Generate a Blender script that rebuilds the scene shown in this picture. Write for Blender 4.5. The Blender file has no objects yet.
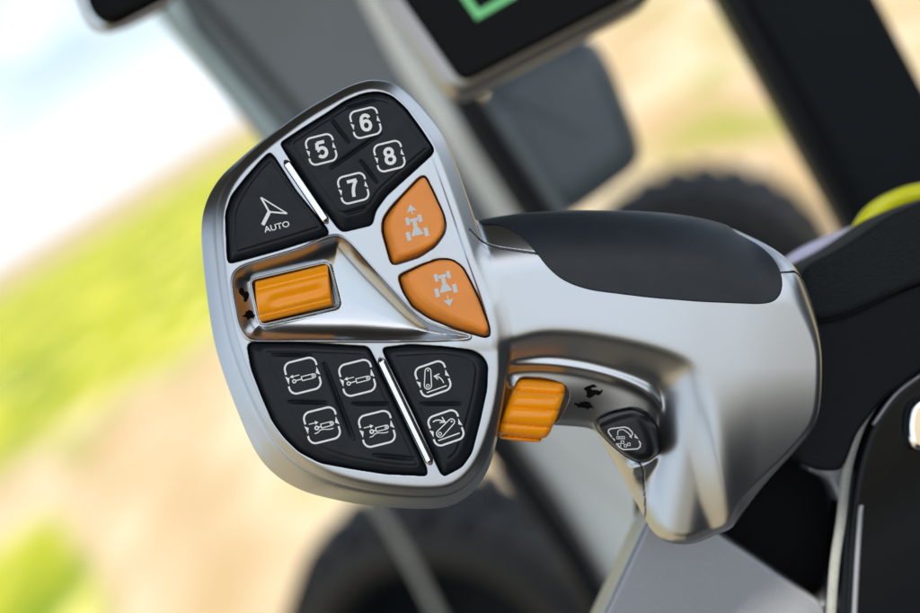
import bpy, math
import numpy as np
from mathutils import Matrix, Vector

# ------------------------------------------------------------------ frame, camera, light
S = 0.00026                       # metres per unit of the control lever's own grid
CX, CY = 460.0, 306.5
DC = 1600.0                       # camera distance in grid units
PITCH = math.radians(-9.8)
ROLL = math.atan2(0.52, 0.85)
fwd = Vector((0, math.cos(PITCH), math.sin(PITCH)))
u0 = Vector((0, -math.sin(PITCH), math.cos(PITCH)))
r0 = Vector((1, 0, 0))
cr, sr = math.cos(ROLL), math.sin(ROLL)
AX = r0 * cr - u0 * sr
AY = r0 * sr + u0 * cr
AZ = -fwd
ORG = Vector((0, 0, 2.15))
M = Matrix(((AX.x, AY.x, AZ.x, ORG.x), (AX.y, AY.y, AZ.y, ORG.y), (AX.z, AY.z, AZ.z, ORG.z), (0, 0, 0, 1)))

scene = bpy.context.scene
col = scene.collection
cam_d = bpy.data.cameras.new("camera")
cam = bpy.data.objects.new("camera", cam_d)
col.objects.link(cam)
cam.matrix_world = M @ Matrix.Translation((0, 0, DC * S))
cam_d.sensor_width = 36.0
cam_d.lens = 36.0 * DC / 920.0
cam_d.clip_start = 0.01
cam_d.clip_end = 5000
cam_d.dof.use_dof = True
cam_d.dof.focus_distance = DC * S - 0.0005
cam_d.dof.aperture_fstop = (cam_d.lens / 1000) / 0.0105
scene.camera = cam

SUN_EL, SUN_AZ = math.radians(46), math.radians(158)     # azimuth measured from +Y towards +X
world = bpy.data.worlds.new("World")
scene.world = world
world.use_nodes = True
wn, wl = world.node_tree.nodes, world.node_tree.links
wn.clear()
wo = wn.new('ShaderNodeOutputWorld')
bg = wn.new('ShaderNodeBackground')
bg.inputs[1].default_value = 0.10
sky = wn.new('ShaderNodeTexSky')
sky.sky_type = 'NISHITA'
sky.sun_disc = False
sky.sun_elevation = SUN_EL
sky.sun_rotation = SUN_AZ
sky.dust_density = 2.0
tc = wn.new('ShaderNodeTexCoord')
mp = wn.new('ShaderNodeMapping')
mp.inputs['Scale'].default_value = (1, 1, 2.6)
nz = wn.new('ShaderNodeTexNoise')
nz.inputs['Scale'].default_value = 3.2
nz.inputs['Detail'].default_value = 5
cl = wn.new('ShaderNodeMapRange')
cl.inputs['From Min'].default_value = 0.44
cl.inputs['From Max'].default_value = 0.62
cl.inputs['To Max'].default_value = 0.9
cl.inputs['To Min'].default_value = 0.6
mx = wn.new('ShaderNodeMix')
mx.data_type = 'RGBA'
mx.inputs['B'].default_value = (7.2, 7.8, 8.5, 1)
wl.new(tc.outputs['Generated'], mp.inputs['Vector'])
wl.new(mp.outputs[0], nz.inputs['Vector'])
wl.new(nz.outputs['Fac'], cl.inputs['Value'])
wl.new(cl.outputs['Result'], mx.inputs['Factor'])
wl.new(sky.outputs[0], mx.inputs['A'])
# clouds away from the sun are greyer and bluer once above the horizon haze
sx_ = wn.new('ShaderNodeSeparateXYZ')
wl.new(tc.outputs['Generated'], sx_.inputs[0])
def wramp(v, a, b):
    q = wn.new('ShaderNodeMapRange')
    q.interpolation_type = 'SMOOTHSTEP'
    q.inputs['From Min'].default_value = a
    q.inputs['From Max'].default_value = b
    wl.new(v, q.inputs['Value'])
    return q.outputs['Result']
def wmul(a, b):
    q = wn.new('ShaderNodeMath')
    q.operation = 'MULTIPLY'
    wl.new(a, q.inputs[0]); wl.new(b, q.inputs[1])
    return q.outputs[0]
nz2 = wn.new('ShaderNodeTexNoise')
nz2.inputs['Scale'].default_value = 9
nz2.inputs['Detail'].default_value = 4
wl.new(mp.outputs[0], nz2.inputs['Vector'])
dk = wmul(wmul(wramp(sx_.outputs['Z'], 0.015, 0.10), wramp(sx_.outputs['Y'], -0.1, 0.6)), wramp(nz2.outputs['Fac'], 0.25, 0.6))
cc = wn.new('ShaderNodeMix')
cc.data_type = 'RGBA'
cc.inputs['A'].default_value = (7.2, 7.8, 8.5, 1)
cc.inputs['B'].default_value = (1.9, 2.5, 3.1, 1)
wl.new(dk, cc.inputs['Factor'])
wl.new(cc.outputs['Result'], mx.inputs['B'])
wl.new(mx.outputs['Result'], bg.inputs[0])
wl.new(bg.outputs[0], wo.inputs[0])

sun_d = bpy.data.lights.new("sun", 'SUN')
sun_d.energy = 3.0
sun_d.angle = math.radians(0.5)
sun_d.color = (1.0, 0.93, 0.82)
sun = bpy.data.objects.new("sun", sun_d)
col.objects.link(sun)
sd = Vector((math.sin(SUN_AZ) * math.cos(SUN_EL), math.cos(SUN_AZ) * math.cos(SUN_EL), math.sin(SUN_EL)))
sun.rotation_euler = sd.to_track_quat('Z', 'Y').to_euler()

scene.view_settings.view_transform = 'Standard'
scene.view_settings.look = 'None'
scene.view_settings.exposure = 1.2
scene.view_settings.gamma = 1.0
scene.render.engine = 'CYCLES'
scene.cycles.use_denoising = True
scene.cycles.max_bounces = 8

# ------------------------------------------------------------------ materials
def mat(name, color, rough=0.5, metal=0.0, bump=0.0, bscale=400.0, var=0.0, vscale=60.0, spec=0.5, coat=0.0,
        aniso=0.0, emit=None, rvar=0.0, dark_attr=None, color2=None):
    m = bpy.data.materials.new(name)
    m.use_nodes = True
    n, l = m.node_tree.nodes, m.node_tree.links
    b = n['Principled BSDF']
    b.inputs['Base Color'].default_value = (*color, 1)
    b.inputs['Roughness'].default_value = rough
    b.inputs['Metallic'].default_value = metal
    b.inputs['Specular IOR Level'].default_value = spec
    b.inputs['Coat Weight'].default_value = coat
    b.inputs['Coat Roughness'].default_value = 0.08
    t = n.new('ShaderNodeTexCoord')
    last = None
    if var or color2:
        q = n.new('ShaderNodeTexNoise')
        q.inputs['Scale'].default_value = vscale
        q.inputs['Detail'].default_value = 6
        l.new(t.outputs['Object'], q.inputs['Vector'])
        r = n.new('ShaderNodeMapRange')
        r.inputs['From Min'].default_value = 0.35
        r.inputs['From Max'].default_value = 0.65
        l.new(q.outputs['Fac'], r.inputs['Value'])
        k = n.new('ShaderNodeMix')
        k.data_type = 'RGBA'
        c2 = color2 if color2 else tuple(min(1, c * (1 + var)) for c in color)
        c1 = color if color2 else tuple(c * (1 - var) for c in color)
        k.inputs['A'].default_value = (*c1, 1)
        k.inputs['B'].default_value = (*c2, 1)
        l.new(r.outputs['Result'], k.inputs['Factor'])
        l.new(k.outputs['Result'], b.inputs['Base Color'])
        last = k.outputs['Result']
    if rvar:
        q = n.new('ShaderNodeTexNoise')
        q.inputs['Scale'].default_value = vscale * 1.7
        q.inputs['Detail'].default_value = 8
        l.new(t.outputs['Object'], q.inputs['Vector'])
        r = n.new('ShaderNodeMapRange')
        r.inputs['To Min'].default_value = max(0.02, rough - rvar)
        r.inputs['To Max'].default_value = min(1, rough + rvar)
        r.inputs['From Min'].default_value = 0.3
        r.inputs['From Max'].default_value = 0.7
        l.new(q.outputs['Fac'], r.inputs['Value'])
        l.new(r.outputs['Result'], b.inputs['Roughness'])
    if dark_attr:
        a = n.new('ShaderNodeAttribute')
        a.attribute_name = dark_attr
        k = n.new('ShaderNodeMix')
        k.data_type = 'RGBA'
        if last:
            l.new(last, k.inputs['A'])
        else:
            k.inputs['A'].default_value = (*color, 1)
        k.inputs['B'].default_value = (0.01, 0.01, 0.01, 1)
        l.new(a.outputs['Fac'], k.inputs['Factor'])
        l.new(k.outputs['Result'], b.inputs['Base Color'])
    if bump:
        q = n.new('ShaderNodeTexNoise')
        q.inputs['Scale'].default_value = bscale
        q.inputs['Detail'].default_value = 3
        l.new(t.outputs['Object'], q.inputs['Vector'])
        u = n.new('ShaderNodeBump')
        u.inputs['Strength'].default_value = 1.0
        u.inputs['Distance'].default_value = bump
        l.new(q.outputs['Fac'], u.inputs['Height'])
        l.new(u.outputs[0], b.inputs['Normal'])
    if emit:
        b.inputs['Emission Color'].default_value = (*emit[0], 1)
        b.inputs['Emission Strength'].default_value = emit[1]
    return m

M_METAL = mat("satin_silver", (0.40, 0.425, 0.45), 0.32, 1.0, bump=0.0000004, bscale=14000, dark_attr="seam")
M_ROD = mat("polished_silver", (0.75, 0.75, 0.76), 0.14, 1.0)
M_RUBBER = mat("black_rubber", (0.010, 0.014, 0.019), 0.46, spec=0.22, bump=0.000014, bscale=5200, rvar=0.06, vscale=160, var=0.12)
M_PAD = mat("soft_grip_rubber", (0.016, 0.022, 0.028), 0.46, spec=0.32, bump=0.00007, bscale=3000, rvar=0.04, vscale=90, var=0.08)
M_ORANGE = mat("orange_rubber", (0.88, 0.285, 0.03), 0.40, bump=0.000004, bscale=6000, var=0.04, vscale=150)
M_WHEEL = mat("orange_plastic", (1.0, 0.335, 0.001), 0.28, var=0.02, vscale=150, spec=0.4)
M_WHITE = mat("white_print", (0.86, 0.87, 0.88), 0.5)
M_GREYP = mat("silver_print", (0.62, 0.66, 0.68), 0.45)
M_BLACKP = mat("black_print", (0.003, 0.003, 0.003), 0.6, spec=0.05)
M_TRIG = mat("black_plastic", (0.006, 0.007, 0.009), 0.36, spec=0.3, bump=0.000004, bscale=5000)
M_CUSH = mat("armrest_fabric", (0.010, 0.014, 0.015), 0.75, spec=0.25, bump=0.0006, bscale=1300, var=0.25, vscale=1500)
M_LEATH = mat("armrest_leather", (0.005, 0.007, 0.009), 0.5, spec=0.12, bump=0.0001, bscale=1500, var=0.15, vscale=500)
M_GLOSS = mat("gloss_black", (0.003, 0.004, 0.005), 0.22, spec=0.15)
M_TRIM = mat("grey_trim", (0.24, 0.25, 0.23), 0.4, bump=0.00003, bscale=3000, var=0.1, vscale=900)
M_CONS = mat("console_grey", (0.27, 0.285, 0.31), 0.36, metal=0.5, bump=0.00003, bscale=2600, var=0.05, vscale=1300)
M_HOLE = mat("boot_black", (0.003, 0.003, 0.004), 0.6, spec=0.1)
M_CHROME = mat("chrome", (0.8, 0.82, 0.84), 0.1, 1.0)
M_PILD = mat("pillar_dark_grey", (0.17, 0.19, 0.20), 0.5, var=0.1, vscale=6)
M_PILL = mat("pillar_pale_grey", (0.78, 0.81, 0.77), 0.5, var=0.08, vscale=6)
M_PILT = mat("pillar_edge_grey", (0.45, 0.56, 0.56), 0.45)
M_SEAL = mat("seal_black", (0.004, 0.006, 0.007), 0.5, spec=0.2)
M_POST = mat("post_black", (0.006, 0.009, 0.012), 0.5, spec=0.1, var=0.1, vscale=8)
M_MONF = mat("monitor_frame", (0.35, 0.33, 0.31), 0.3, 0.9)
M_MONB = mat("monitor_glass", (0.001, 0.001, 0.001), 0.3, spec=0.08)
M_SCRG = mat("screen_green", (0.05, 0.2, 0.06), 0.5, emit=((0.16, 0.55, 0.22), 0.35))
M_MIRR = mat("mirror_shell", (0.10, 0.13, 0.15), 0.35, var=0.1, vscale=10)
M_TYRE = mat("tyre_rubber", (0.007, 0.009, 0.011), 0.6, var=0.4, vscale=9)
M_YEL = mat("yellow_sheath", (0.9, 0.88, 0.005), 0.4)
M_LAV = mat("lavender_sheath", (0.78, 0.75, 0.98), 0.4)
M_ROOF = mat("headliner", (0.05, 0.051, 0.053), 0.9, bump=0.0005, bscale=200)
M_FLOOR = mat("cab_floor_mat", (0.045, 0.046, 0.048), 0.8, bump=0.0005, bscale=200)
M_STREAK = mat("streak_grey", (0.25, 0.26, 0.25), 0.4)

def polish(m, lo):
    n, l = m.node_tree.nodes, m.node_tree.links
    a = n.new('ShaderNodeAttribute')
    a.attribute_name = "polish"
    r = n.new('ShaderNodeMapRange')
    r.inputs['To Min'].default_value = n['Principled BSDF'].inputs['Roughness'].default_value
    r.inputs['To Max'].default_value = lo
    l.new(a.outputs['Fac'], r.inputs['Value'])
    l.new(r.outputs['Result'], n['Principled BSDF'].inputs['Roughness'])
polish(M_METAL, 0.19)

# ------------------------------------------------------------------ object helpers
def P(x, y, z=0.0):
    return ((x - CX) * S, (CY - y) * S, z * S)

def Pd(x, y, z):
    """grid point at depth z that the camera sees over (x, y) of the lever plane"""
    k = (DC - z) / DC
    return ((x - CX) * k * S, (CY - y) * k * S, z * S)

def sc(pts, z):
    k = (DC - z) / DC
    return [((x - CX) * k + CX, (y - CY) * k + CY) for x, y in pts]

def thing(name, label, cat, loc=(0, 0, 0), group=None):
    o = bpy.data.objects.new(name, None)
    o.empty_display_size = 0.02
    col.objects.link(o)
    o.matrix_world = M @ Matrix.Translation(loc)
    o["label"] = label
    o["category"] = cat
    if group:
        o["group"] = group
    o["_off"] = list(loc)
    return o

def obj(name, me, material, parent=None, label=None):
    o = bpy.data.objects.new(name, me)
    me.materials.append(material)
    col.objects.link(o)
    if parent is not None:
        o.parent = parent
        p = parent
        while p is not None and "_off" not in p.keys():
            p = p.parent
        if parent.type == 'EMPTY':
            o.location = [-v for v in parent["_off"]]
    if label:
        o["label"] = label
    return o

def mesh_from(name, verts, faces, smooth=True):
    me = bpy.data.meshes.new(name)
    me.from_pydata([tuple(v) for v in verts], [], faces)
    me.update()
    if smooth:
        me.polygons.foreach_set("use_smooth", [True] * len(me.polygons))
    return me

# ------------------------------------------------------------------ outlines and distance fields
def rnd(pts, r=1e9, n=6, frac=0.5):
    out = []
    N = len(pts)
    p = [np.array(q, float) for q in pts]
    for i in range(N):
        a, b, c = p[i - 1], p[i], p[(i + 1) % N]
        la, lc = np.linalg.norm(a - b), np.linalg.norm(c - b)
        s = b + (a - b) * min(r, la * frac) / la
        e = b + (c - b) * min(r, lc * frac) / lc
        for t in np.linspace(0, 1, n + 1)[(1 if frac == 0.5 and r > la * .5 else 0):]:
            out.append((1 - t) ** 2 * s + 2 * t * (1 - t) * b + t * t * e)
    return np.array(out)

def dist_raw(poly, X, Y):
    poly = np.asarray(poly, np.float32)
    best = np.full(X.shape, 1e12, np.float32)
    inside = np.zeros(X.shape, bool)
    for i in range(len(poly)):
        ax, ay = poly[i - 1]
        bx, by = poly[i]
        dx, dy = bx - ax, by - ay
        L = dx * dx + dy * dy
        if L < 1e-9:
            continue
        px, py = X - ax, Y - ay
        t = np.clip((px * dx + py * dy) / L, 0, 1)
        qx, qy = px - t * dx, py - t * dy
        np.minimum(best, qx * qx + qy * qy, out=best)
        if ay != by:
            cond = (ay > Y) != (by > Y)
            xi = dx * (Y - ay) / dy + ax
            inside ^= cond & (X < xi)
    d = np.sqrt(best)
    return np.where(inside, d, -d)

def line_dist(pts, X, Y):
    best = np.full(X.shape, 1e12, np.float32)
    for (ax, ay), (bx, by) in zip(pts[:-1], pts[1:]):
        dx, dy = bx - ax, by - ay
        L = dx * dx + dy * dy
        px, py = X - ax, Y - ay
        t = np.clip((px * dx + py * dy) / L, 0, 1)
        best = np.minimum(best, (px - t * dx) ** 2 + (py - t * dy) ** 2)
    return np.sqrt(best)

def blur(A, sig):
    r = int(sig * 3 + 1)
    k = np.exp(-0.5 * (np.arange(-r, r + 1) / sig) ** 2)
    k /= k.sum()
    B = np.pad(A, r, mode='edge')
    B = sum(k[i] * B[i:i + A.shape[0], :] for i in range(2 * r + 1))
    B = sum(k[i] * B[:, i:i + A.shape[1]] for i in range(2 * r + 1))
    return B.astype(np.float32)

class Grid:
    def __init__(self, x0, x1, y0, y1, h):
        self.h = h
        self.xs = np.arange(x0, x1 + h, h, dtype=np.float32)
        self.ys = np.arange(y0, y1 + h, h, dtype=np.float32)
        self.X, self.Y = np.meshgrid(self.xs, self.ys, indexing='ij')
    def dist(self, poly, coarse=False, margin=30, sig=0.0):
        poly = np.asarray(poly)
        if coarse:
            xs, ys = self.xs[::2], self.ys[::2]
            X, Y = np.meshgrid(xs, ys, indexing='ij')
            d = dist_raw(poly, X, Y)
            if sig:
                d = blur(d, sig / (2 * self.h))
            # bilinear upsample
            ix = np.clip(np.arange(len(self.xs)) / 2, 0, len(xs) - 1.001)
            iy = np.clip(np.arange(len(self.ys)) / 2, 0, len(ys) - 1.001)
            i0, j0 = ix.astype(int), iy.astype(int)
            fx, fy = (ix - i0)[:, None], (iy - j0)[None, :]
            d = ((d[i0][:, j0] * (1 - fx) + d[i0 + 1][:, j0] * fx) * (1 - fy) +
                 (d[i0][:, j0 + 1] * (1 - fx) + d[i0 + 1][:, j0 + 1] * fx) * fy)
            return d.astype(np.float32)
        a0, b0 = poly.min(0) - margin
        a1, b1 = poly.max(0) + margin
        i0, i1 = np.searchsorted(self.xs, [a0, a1])
        j0, j1 = np.searchsorted(self.ys, [b0, b1])
        D = np.full(self.X.shape, -margin, np.float32)
        D[i0:i1, j0:j1] = np.maximum(dist_raw(poly, self.X[i0:i1, j0:j1], self.Y[i0:i1, j0:j1]), -margin)
        return D
    def samp(self, A, x, y):
        fx = (np.asarray(x) - self.xs[0]) / self.h
        fy = (np.asarray(y) - self.ys[0]) / self.h
        i = np.clip(fx.astype(int), 0, A.shape[0] - 2)
        j = np.clip(fy.astype(int), 0, A.shape[1] - 2)
        u, v = fx - i, fy - j
        return (A[i, j] * (1 - u) + A[i + 1, j] * u) * (1 - v) + (A[i, j + 1] * (1 - u) + A[i + 1, j + 1] * u) * v

def sst(a, b, x):
    t = np.clip((x - a) / (b - a), 0, 1)
    return t * t * (3 - 2 * t)

def rmax(a, b, r):
    return np.minimum(np.maximum(a, b), -r) + np.sqrt(np.maximum(a + r, 0) ** 2 + np.maximum(b + r, 0) ** 2)

def smin(a, b, k):
    h = np.maximum(k - np.abs(a - b), 0) / k
    return np.minimum(a, b) - h * h * k * 0.25

def smax(a, b, k):
    return -smin(-a, -b, k)

def softplus(x):
    return np.log1p(np.exp(-np.abs(x))) + np.maximum(x, 0)

def nets(name, g, z0, z1, fz, smooth_it=2, attr=None):
    """mesh the zero surface of fz(z)->2D slice on grid g by surface nets"""
    h = g.h
    zs = np.arange(z0, z1 + h, h, dtype=np.float32)
    nx, ny, nz_ = len(g.xs), len(g.ys), len(zs)
    F = np.empty((nz_, nx, ny), np.float32)
    for i, z in enumerate(zs):
        F[i] = fz(z)
    F[0] = 1; F[-1] = 1; F[:, 0] = 1; F[:, -1] = 1; F[:, :, 0] = 1; F[:, :, -1] = 1
    I = F < 0
    c = np.zeros((nz_ - 1, nx - 1, ny - 1), np.uint8)
    for a in (0, 1):
        for b in (0, 1):
            for d in (0, 1):
                c += I[a:nz_ - 1 + a, b:nx - 1 + b, d:ny - 1 + d]
    act = (c > 0) & (c < 8)
    del c
    ai = np.flatnonzero(act)
    ci, cj, ck = np.unravel_index(ai, act.shape)
    shape_c = act.shape
    del act
    corner = {}
    for a in (0, 1):
        for b in (0, 1):
            for d in (0, 1):
                corner[(a, b, d)] = F[ci + a, cj + b, ck + d]
    pos = np.zeros((len(ai), 3))
    cnt = np.zeros(len(ai))
    keys = list(corner)
    for p in keys:
        for ax in range(3):
            if p[ax] == 1:
                continue
            q = list(p); q[ax] = 1; q = tuple(q)
            fa, fb = corner[p], corner[q]
            m = (fa < 0) != (fb < 0)
            t = np.where(m, fa / np.where(m, fa - fb, 1), 0)
            for e in range(3):
                pos[:, e] += np.where(m, p[e] + (t if e == ax else 0), 0)
            cnt += m
    pos /= cnt[:, None]
    V = np.stack([g.xs[0] + (cj + pos[:, 1]) * h, g.ys[0] + (ck + pos[:, 2]) * h, z0 + (ci + pos[:, 0]) * h], 1)
    quads = []
    st = (shape_c[1] * shape_c[2], shape_c[2], 1)
    for ax in range(3):
        sl0 = [slice(None)] * 3; sl1 = [slice(None)] * 3
        sl0[ax] = slice(0, -1); sl1[ax] = slice(1, None)
        A, B = I[tuple(sl0)], I[tuple(sl1)]
        e = np.argwhere(A != B)
        if len(e) == 0:
            continue
        sgn = A[e[:, 0], e[:, 1], e[:, 2]]
        o1, o2 = [(1, 2), (2, 0), (0, 1)][ax]
        base = e[:, 0] * st[0] + e[:, 1] * st[1] + e[:, 2] * st[2]
        ok = (e[:, o1] > 0) & (e[:, o2] > 0) & (e[:, o1] < shape_c[o1]) & (e[:, o2] < shape_c[o2])
        base, sgn = base[ok], sgn[ok]
        q = np.stack([base - st[o1] - st[o2], base - st[o2], base, base - st[o1]], 1)
        q = np.searchsorted(ai, q)
        # (z,x,y) axis order with image-y pointing down: parity decides which winding faces outwards
        q[~sgn] = q[~sgn][:, ::-1]
        quads.append(q)
    Q = np.concatenate(quads)
    if smooth_it:
        E = np.concatenate([Q[:, [0, 1]], Q[:, [1, 2]], Q[:, [2, 3]], Q[:, [3, 0]]])
        deg = np.bincount(E[:, 0], minlength=len(V)) + np.bincount(E[:, 1], minlength=len(V))
        for it in range(smooth_it * 2):
            lam = 0.5 if it % 2 == 0 else -0.52
            W = np.empty_like(V)
            for d in range(3):
                W[:, d] = (np.bincount(E[:, 0], V[E[:, 1], d], len(V)) + np.bincount(E[:, 1], V[E[:, 0], d], len(V))) / deg
            V = V + lam * (W - V)
    co = np.empty((len(V), 3), np.float32)
    co[:, 0] = (V[:, 0] - CX) * S
    co[:, 1] = (CY - V[:, 1]) * S
    co[:, 2] = V[:, 2] * S
    # volume sign check -> orientation
    a, b, c3 = co[Q[:, 0]], co[Q[:, 1]], co[Q[:, 2]]
    vol = np.einsum('ij,ij->i', a.astype(float), np.cross(b, c3).astype(float)).sum()
    if vol < 0:
        Q = Q[:, ::-1]
    me = bpy.data.meshes.new(name)
    me.vertices.add(len(co))
    me.vertices.foreach_set("co", co.ravel())
    me.loops.add(Q.size)
    me.loops.foreach_set("vertex_index", Q.ravel().astype(np.int32))
    me.polygons.add(len(Q))
    me.polygons.foreach_set("loop_start", np.arange(0, Q.size, 4, dtype=np.int32))
    me.polygons.foreach_set("loop_total", np.full(len(Q), 4, np.int32))
    me.update(calc_edges=True)
    me.polygons.foreach_set("use_smooth", np.ones(len(Q), bool))
    if attr is not None:
        at = me.attributes.new("seam", 'FLOAT', 'POINT')
        at.data.foreach_set("value", attr(V).astype(np.float32))
        at = me.attributes.new("polish", 'FLOAT', 'POINT')
        at.data.foreach_set("value", polish_attr(V).astype(np.float32))
    return me

# outlines measured on the face of the lever (grid units)
pA = rnd([(270, 152), (274, 156), (296, 191), (321, 221), (328.5, 230), (328, 235), (280, 250), (236, 262), (229.5, 263.5), (227, 260), (226.5, 246), (225, 214), (231, 196), (245.7, 177.5), (262, 159)], 5)
tA = rnd([(270, 158), (274, 160), (296, 192), (320, 223), (322, 229), (280, 242), (235, 255), (233, 240), (233, 214), (238, 200), (247, 185), (260, 168)], 4)
p58 = rnd([(279.5, 143.5), (300, 130), (328, 112.5), (345, 101), (361.6, 94), (372, 92), (382, 92), (392.6, 96), (405.7, 107.6), (420, 127), (434.5, 149), (431.8, 155), (402.6, 181.3), (386.3, 196), (375.5, 211), (372.4, 225), (343, 232), (338, 229), (308, 189)], 5)
t58 = rnd([(291, 141.5), (318, 124), (346, 106.5), (363, 99.5), (381, 98), (391, 101.5), (402, 112), (417, 132), (430, 148.5), (401, 173), (380, 192), (371, 207), (342, 215.5), (336, 212), (310, 176), (291, 148)], 4)
pW = rnd([(251, 281), (327, 263.5), (337.5, 306), (260.5, 323.5)], 5)
pSc = rnd([(262, 261), (300, 250), (325.7, 238.4), (338, 235.5), (349, 242), (371.6, 267.5), (396, 294), (412.6, 312), (427, 323.5), (445, 330), (470, 335.5), (468, 338), (430, 339), (390, 339.8), (300, 339.7), (258, 340), (247, 338), (240, 326), (233.4, 291), (233, 276), (241, 267.5)], 9)
b1 = rnd([(419, 178), (424, 176), (427, 179), (435, 196), (443.4, 214), (446, 225.4), (444, 234), (435, 246.6), (419, 257), (395, 264.5), (391, 263), (382, 231), (383, 219), (391, 207.4)], 5)
t1 = rnd([(420, 180), (423.5, 178), (426, 180), (434, 196), (442.2, 214), (444, 225), (441.5, 235), (433, 244), (420, 250.5), (404, 256), (399.5, 254), (390.5, 224), (391.5, 215), (402, 198.5)], 4)
b2 = rnd([(398.5, 278), (401, 274.5), (422.4, 264.7), (438.7, 259), (451.8, 259.5), (463, 267.5), (471, 282.6), (480, 301), (489.3, 327), (490, 335), (485.5, 337.5), (456, 329), (429, 318), (412.6, 306.5), (403, 291.5)], 5)
t2 = rnd([(407.5, 274), (424, 265.5), (438, 260.5), (451.8, 260.6), (461.6, 267.5), (470, 283), (479, 303), (488, 326), (486.5, 331.6), (477, 327), (453.4, 317.5), (437, 309), (421.5, 297), (412.6, 283)], 4)
p3 = rnd([(247, 346), (251.5, 342), (300, 342.5), (368.5, 346.5), (374, 357), (399, 409), (427.5, 469), (427, 476), (385, 474), (352.6, 469), (320, 463), (298.5, 452), (284, 438), (272.4, 422), (262, 398), (251, 369)], 5)
t3 = rnd([(263, 348.5), (300, 348.5), (365, 351), (371, 361), (396, 414), (420, 464), (416, 467.5), (393.4, 466), (352.6, 459.5), (330, 453), (310, 443), (297, 429.5), (284, 402), (268, 364.5)], 4)
p4 = rnd([(382, 348), (410, 344.5), (442.6, 346.5), (471, 350), (481.8, 355), (488, 364.5), (487, 389), (480, 421.6), (472, 452.6), (462, 467), (443, 477), (439, 470), (413, 413), (385, 357)], 5)
t4 = rnd([(391, 353), (442, 350.5), (464, 353.5), (475, 359), (479, 369), (475.5, 394), (466.5, 429), (458, 452.6), (448, 462), (444, 458), (418, 410), (394, 360)], 4)
Fp = rnd([(373, 79), (361.6, 81.2), (345, 87), (329, 96), (304.5, 110), (281.5, 127), (265, 139.5), (252, 151), (238, 164.5), (227, 179), (219.5, 194), (215, 211), (214, 235), (216.5, 265), (220.5, 300), (227, 335), (236, 362), (248, 393), (262, 422), (276, 445), (292, 461), (309, 472), (330, 482), (356, 489.5), (385, 494.5), (420, 497.5), (447, 496.5), (464, 489), (479, 474), (489, 454), (496, 432), (502, 410), (506, 385), (508, 362), (511, 340), (508, 315), (498, 285), (485, 250), (472, 210), (461, 178), (451, 151), (441.6, 131), (425, 110), (409, 93), (392.6, 82)])
Sp = rnd([(373, 79.5), (361.6, 81.5), (345, 87.5), (329, 96.5), (304.5, 110), (281.5, 126.5), (265, 138), (252, 148.5), (237, 161.5), (222, 175), (211, 191), (204, 208), (201.5, 225), (201.5, 240), (203.5, 265), (207.5, 300), (213.5, 340), (223, 373), (234, 403), (247, 436), (258, 457), (270, 471), (285, 482.5), (305, 492), (330, 498.5), (352.6, 503), (385, 507), (420, 509), (444, 508), (460, 502), (475, 490.5), (486.7, 473), (493, 457), (498, 434), (503, 410), (506, 385), (508, 362), (511, 340), (508, 315), (498, 285), (485, 250), (472, 210), (461, 178), (451, 151), (441.6, 131), (425, 110), (409, 93), (392.6, 82)])
Sp = np.array(sc([tuple(p) for p in Sp], -28))
Ap = rnd([(440, 236), (470, 221), (520, 213), (560, 210.5), (620, 210), (680, 214), (720, 222), (746, 232), (768, 245), (786, 261), (798, 277), (806, 297), (812, 322), (815, 350), (815, 390), (812, 416), (805, 431), (795, 443), (768, 475), (741, 511), (729, 527), (712, 537), (695, 541.5), (680, 542.5), (667, 540.5), (656, 531), (648, 517), (625, 478), (607, 447), (600, 434), (590, 429), (560, 427), (530, 425), (480, 420), (455, 390), (442, 330)])
Ap = np.array(sc([tuple(p) for p in Ap], -38))
Ap[:, 1] += 6 * np.clip((Ap[:, 1] - 480) / 50, 0, 1)
Up = rnd([(400, 150), (520, 150), (860, 150), (880, 300), (870, 520), (800, 560), (748, 545), (738, 515), (729, 480), (721, 445), (714, 415), (706, 387), (697, 371), (684, 360), (652, 348), (605, 338), (570, 333.5), (540, 333.5), (515, 341), (480, 346), (430, 346)])
padP = rnd([(470, 205), (480, 224), (497, 221.5), (513, 228), (525, 239), (536, 252), (547, 267), (558, 277), (570, 284), (590, 290.5), (650, 298), (700, 302), (762, 304.5), (775, 301), (781.5, 291), (782, 276), (777, 260), (765, 245), (750, 235.5), (738, 229.5), (730, 200), (600, 180)], 12)
trB = rnd([(596, 421), (612, 412.5), (633, 407.5), (646, 412), (657, 424.5), (661, 443.6), (660, 454), (651, 461.5), (638, 463), (626, 457), (611, 444.5), (599, 431)], 6)
trT = rnd([(599, 425), (616, 418), (633, 413.5), (640, 418), (647, 431), (652, 447), (651, 458), (638, 460.5), (626, 454.5), (612, 443), (601, 431)], 5)
knob = rnd([(520, 378.5), (542, 379.5), (558, 383), (567, 389), (568.5, 397), (563, 411), (556, 424), (530, 428), (505, 424), (507, 413), (513, 394)], 6)
K30 = (DC + 30) / DC
def at30(pts, z=-30):
    return np.array(sc([tuple(p) for p in pts], z))
trB, trT, knob = at30(trB), at30(trT, -12), at30(knob)
lip = at30(rnd([(470, 366), (513, 363), (540, 362), (570, 365), (600, 371), (630, 381), (650, 392), (664, 408), (671, 428), (669, 448), (659, 461), (645, 469), (628, 472), (600, 430)], 1e9)[:-12])
panel = at30(rnd([(480, 366), (513, 364), (540, 363), (570, 366), (600, 372), (630, 382), (650, 393), (663, 408), (670, 428), (668, 447), (658, 460), (645, 468), (628, 470), (608, 452), (590, 445), (540, 445), (480, 440)]))

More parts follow.
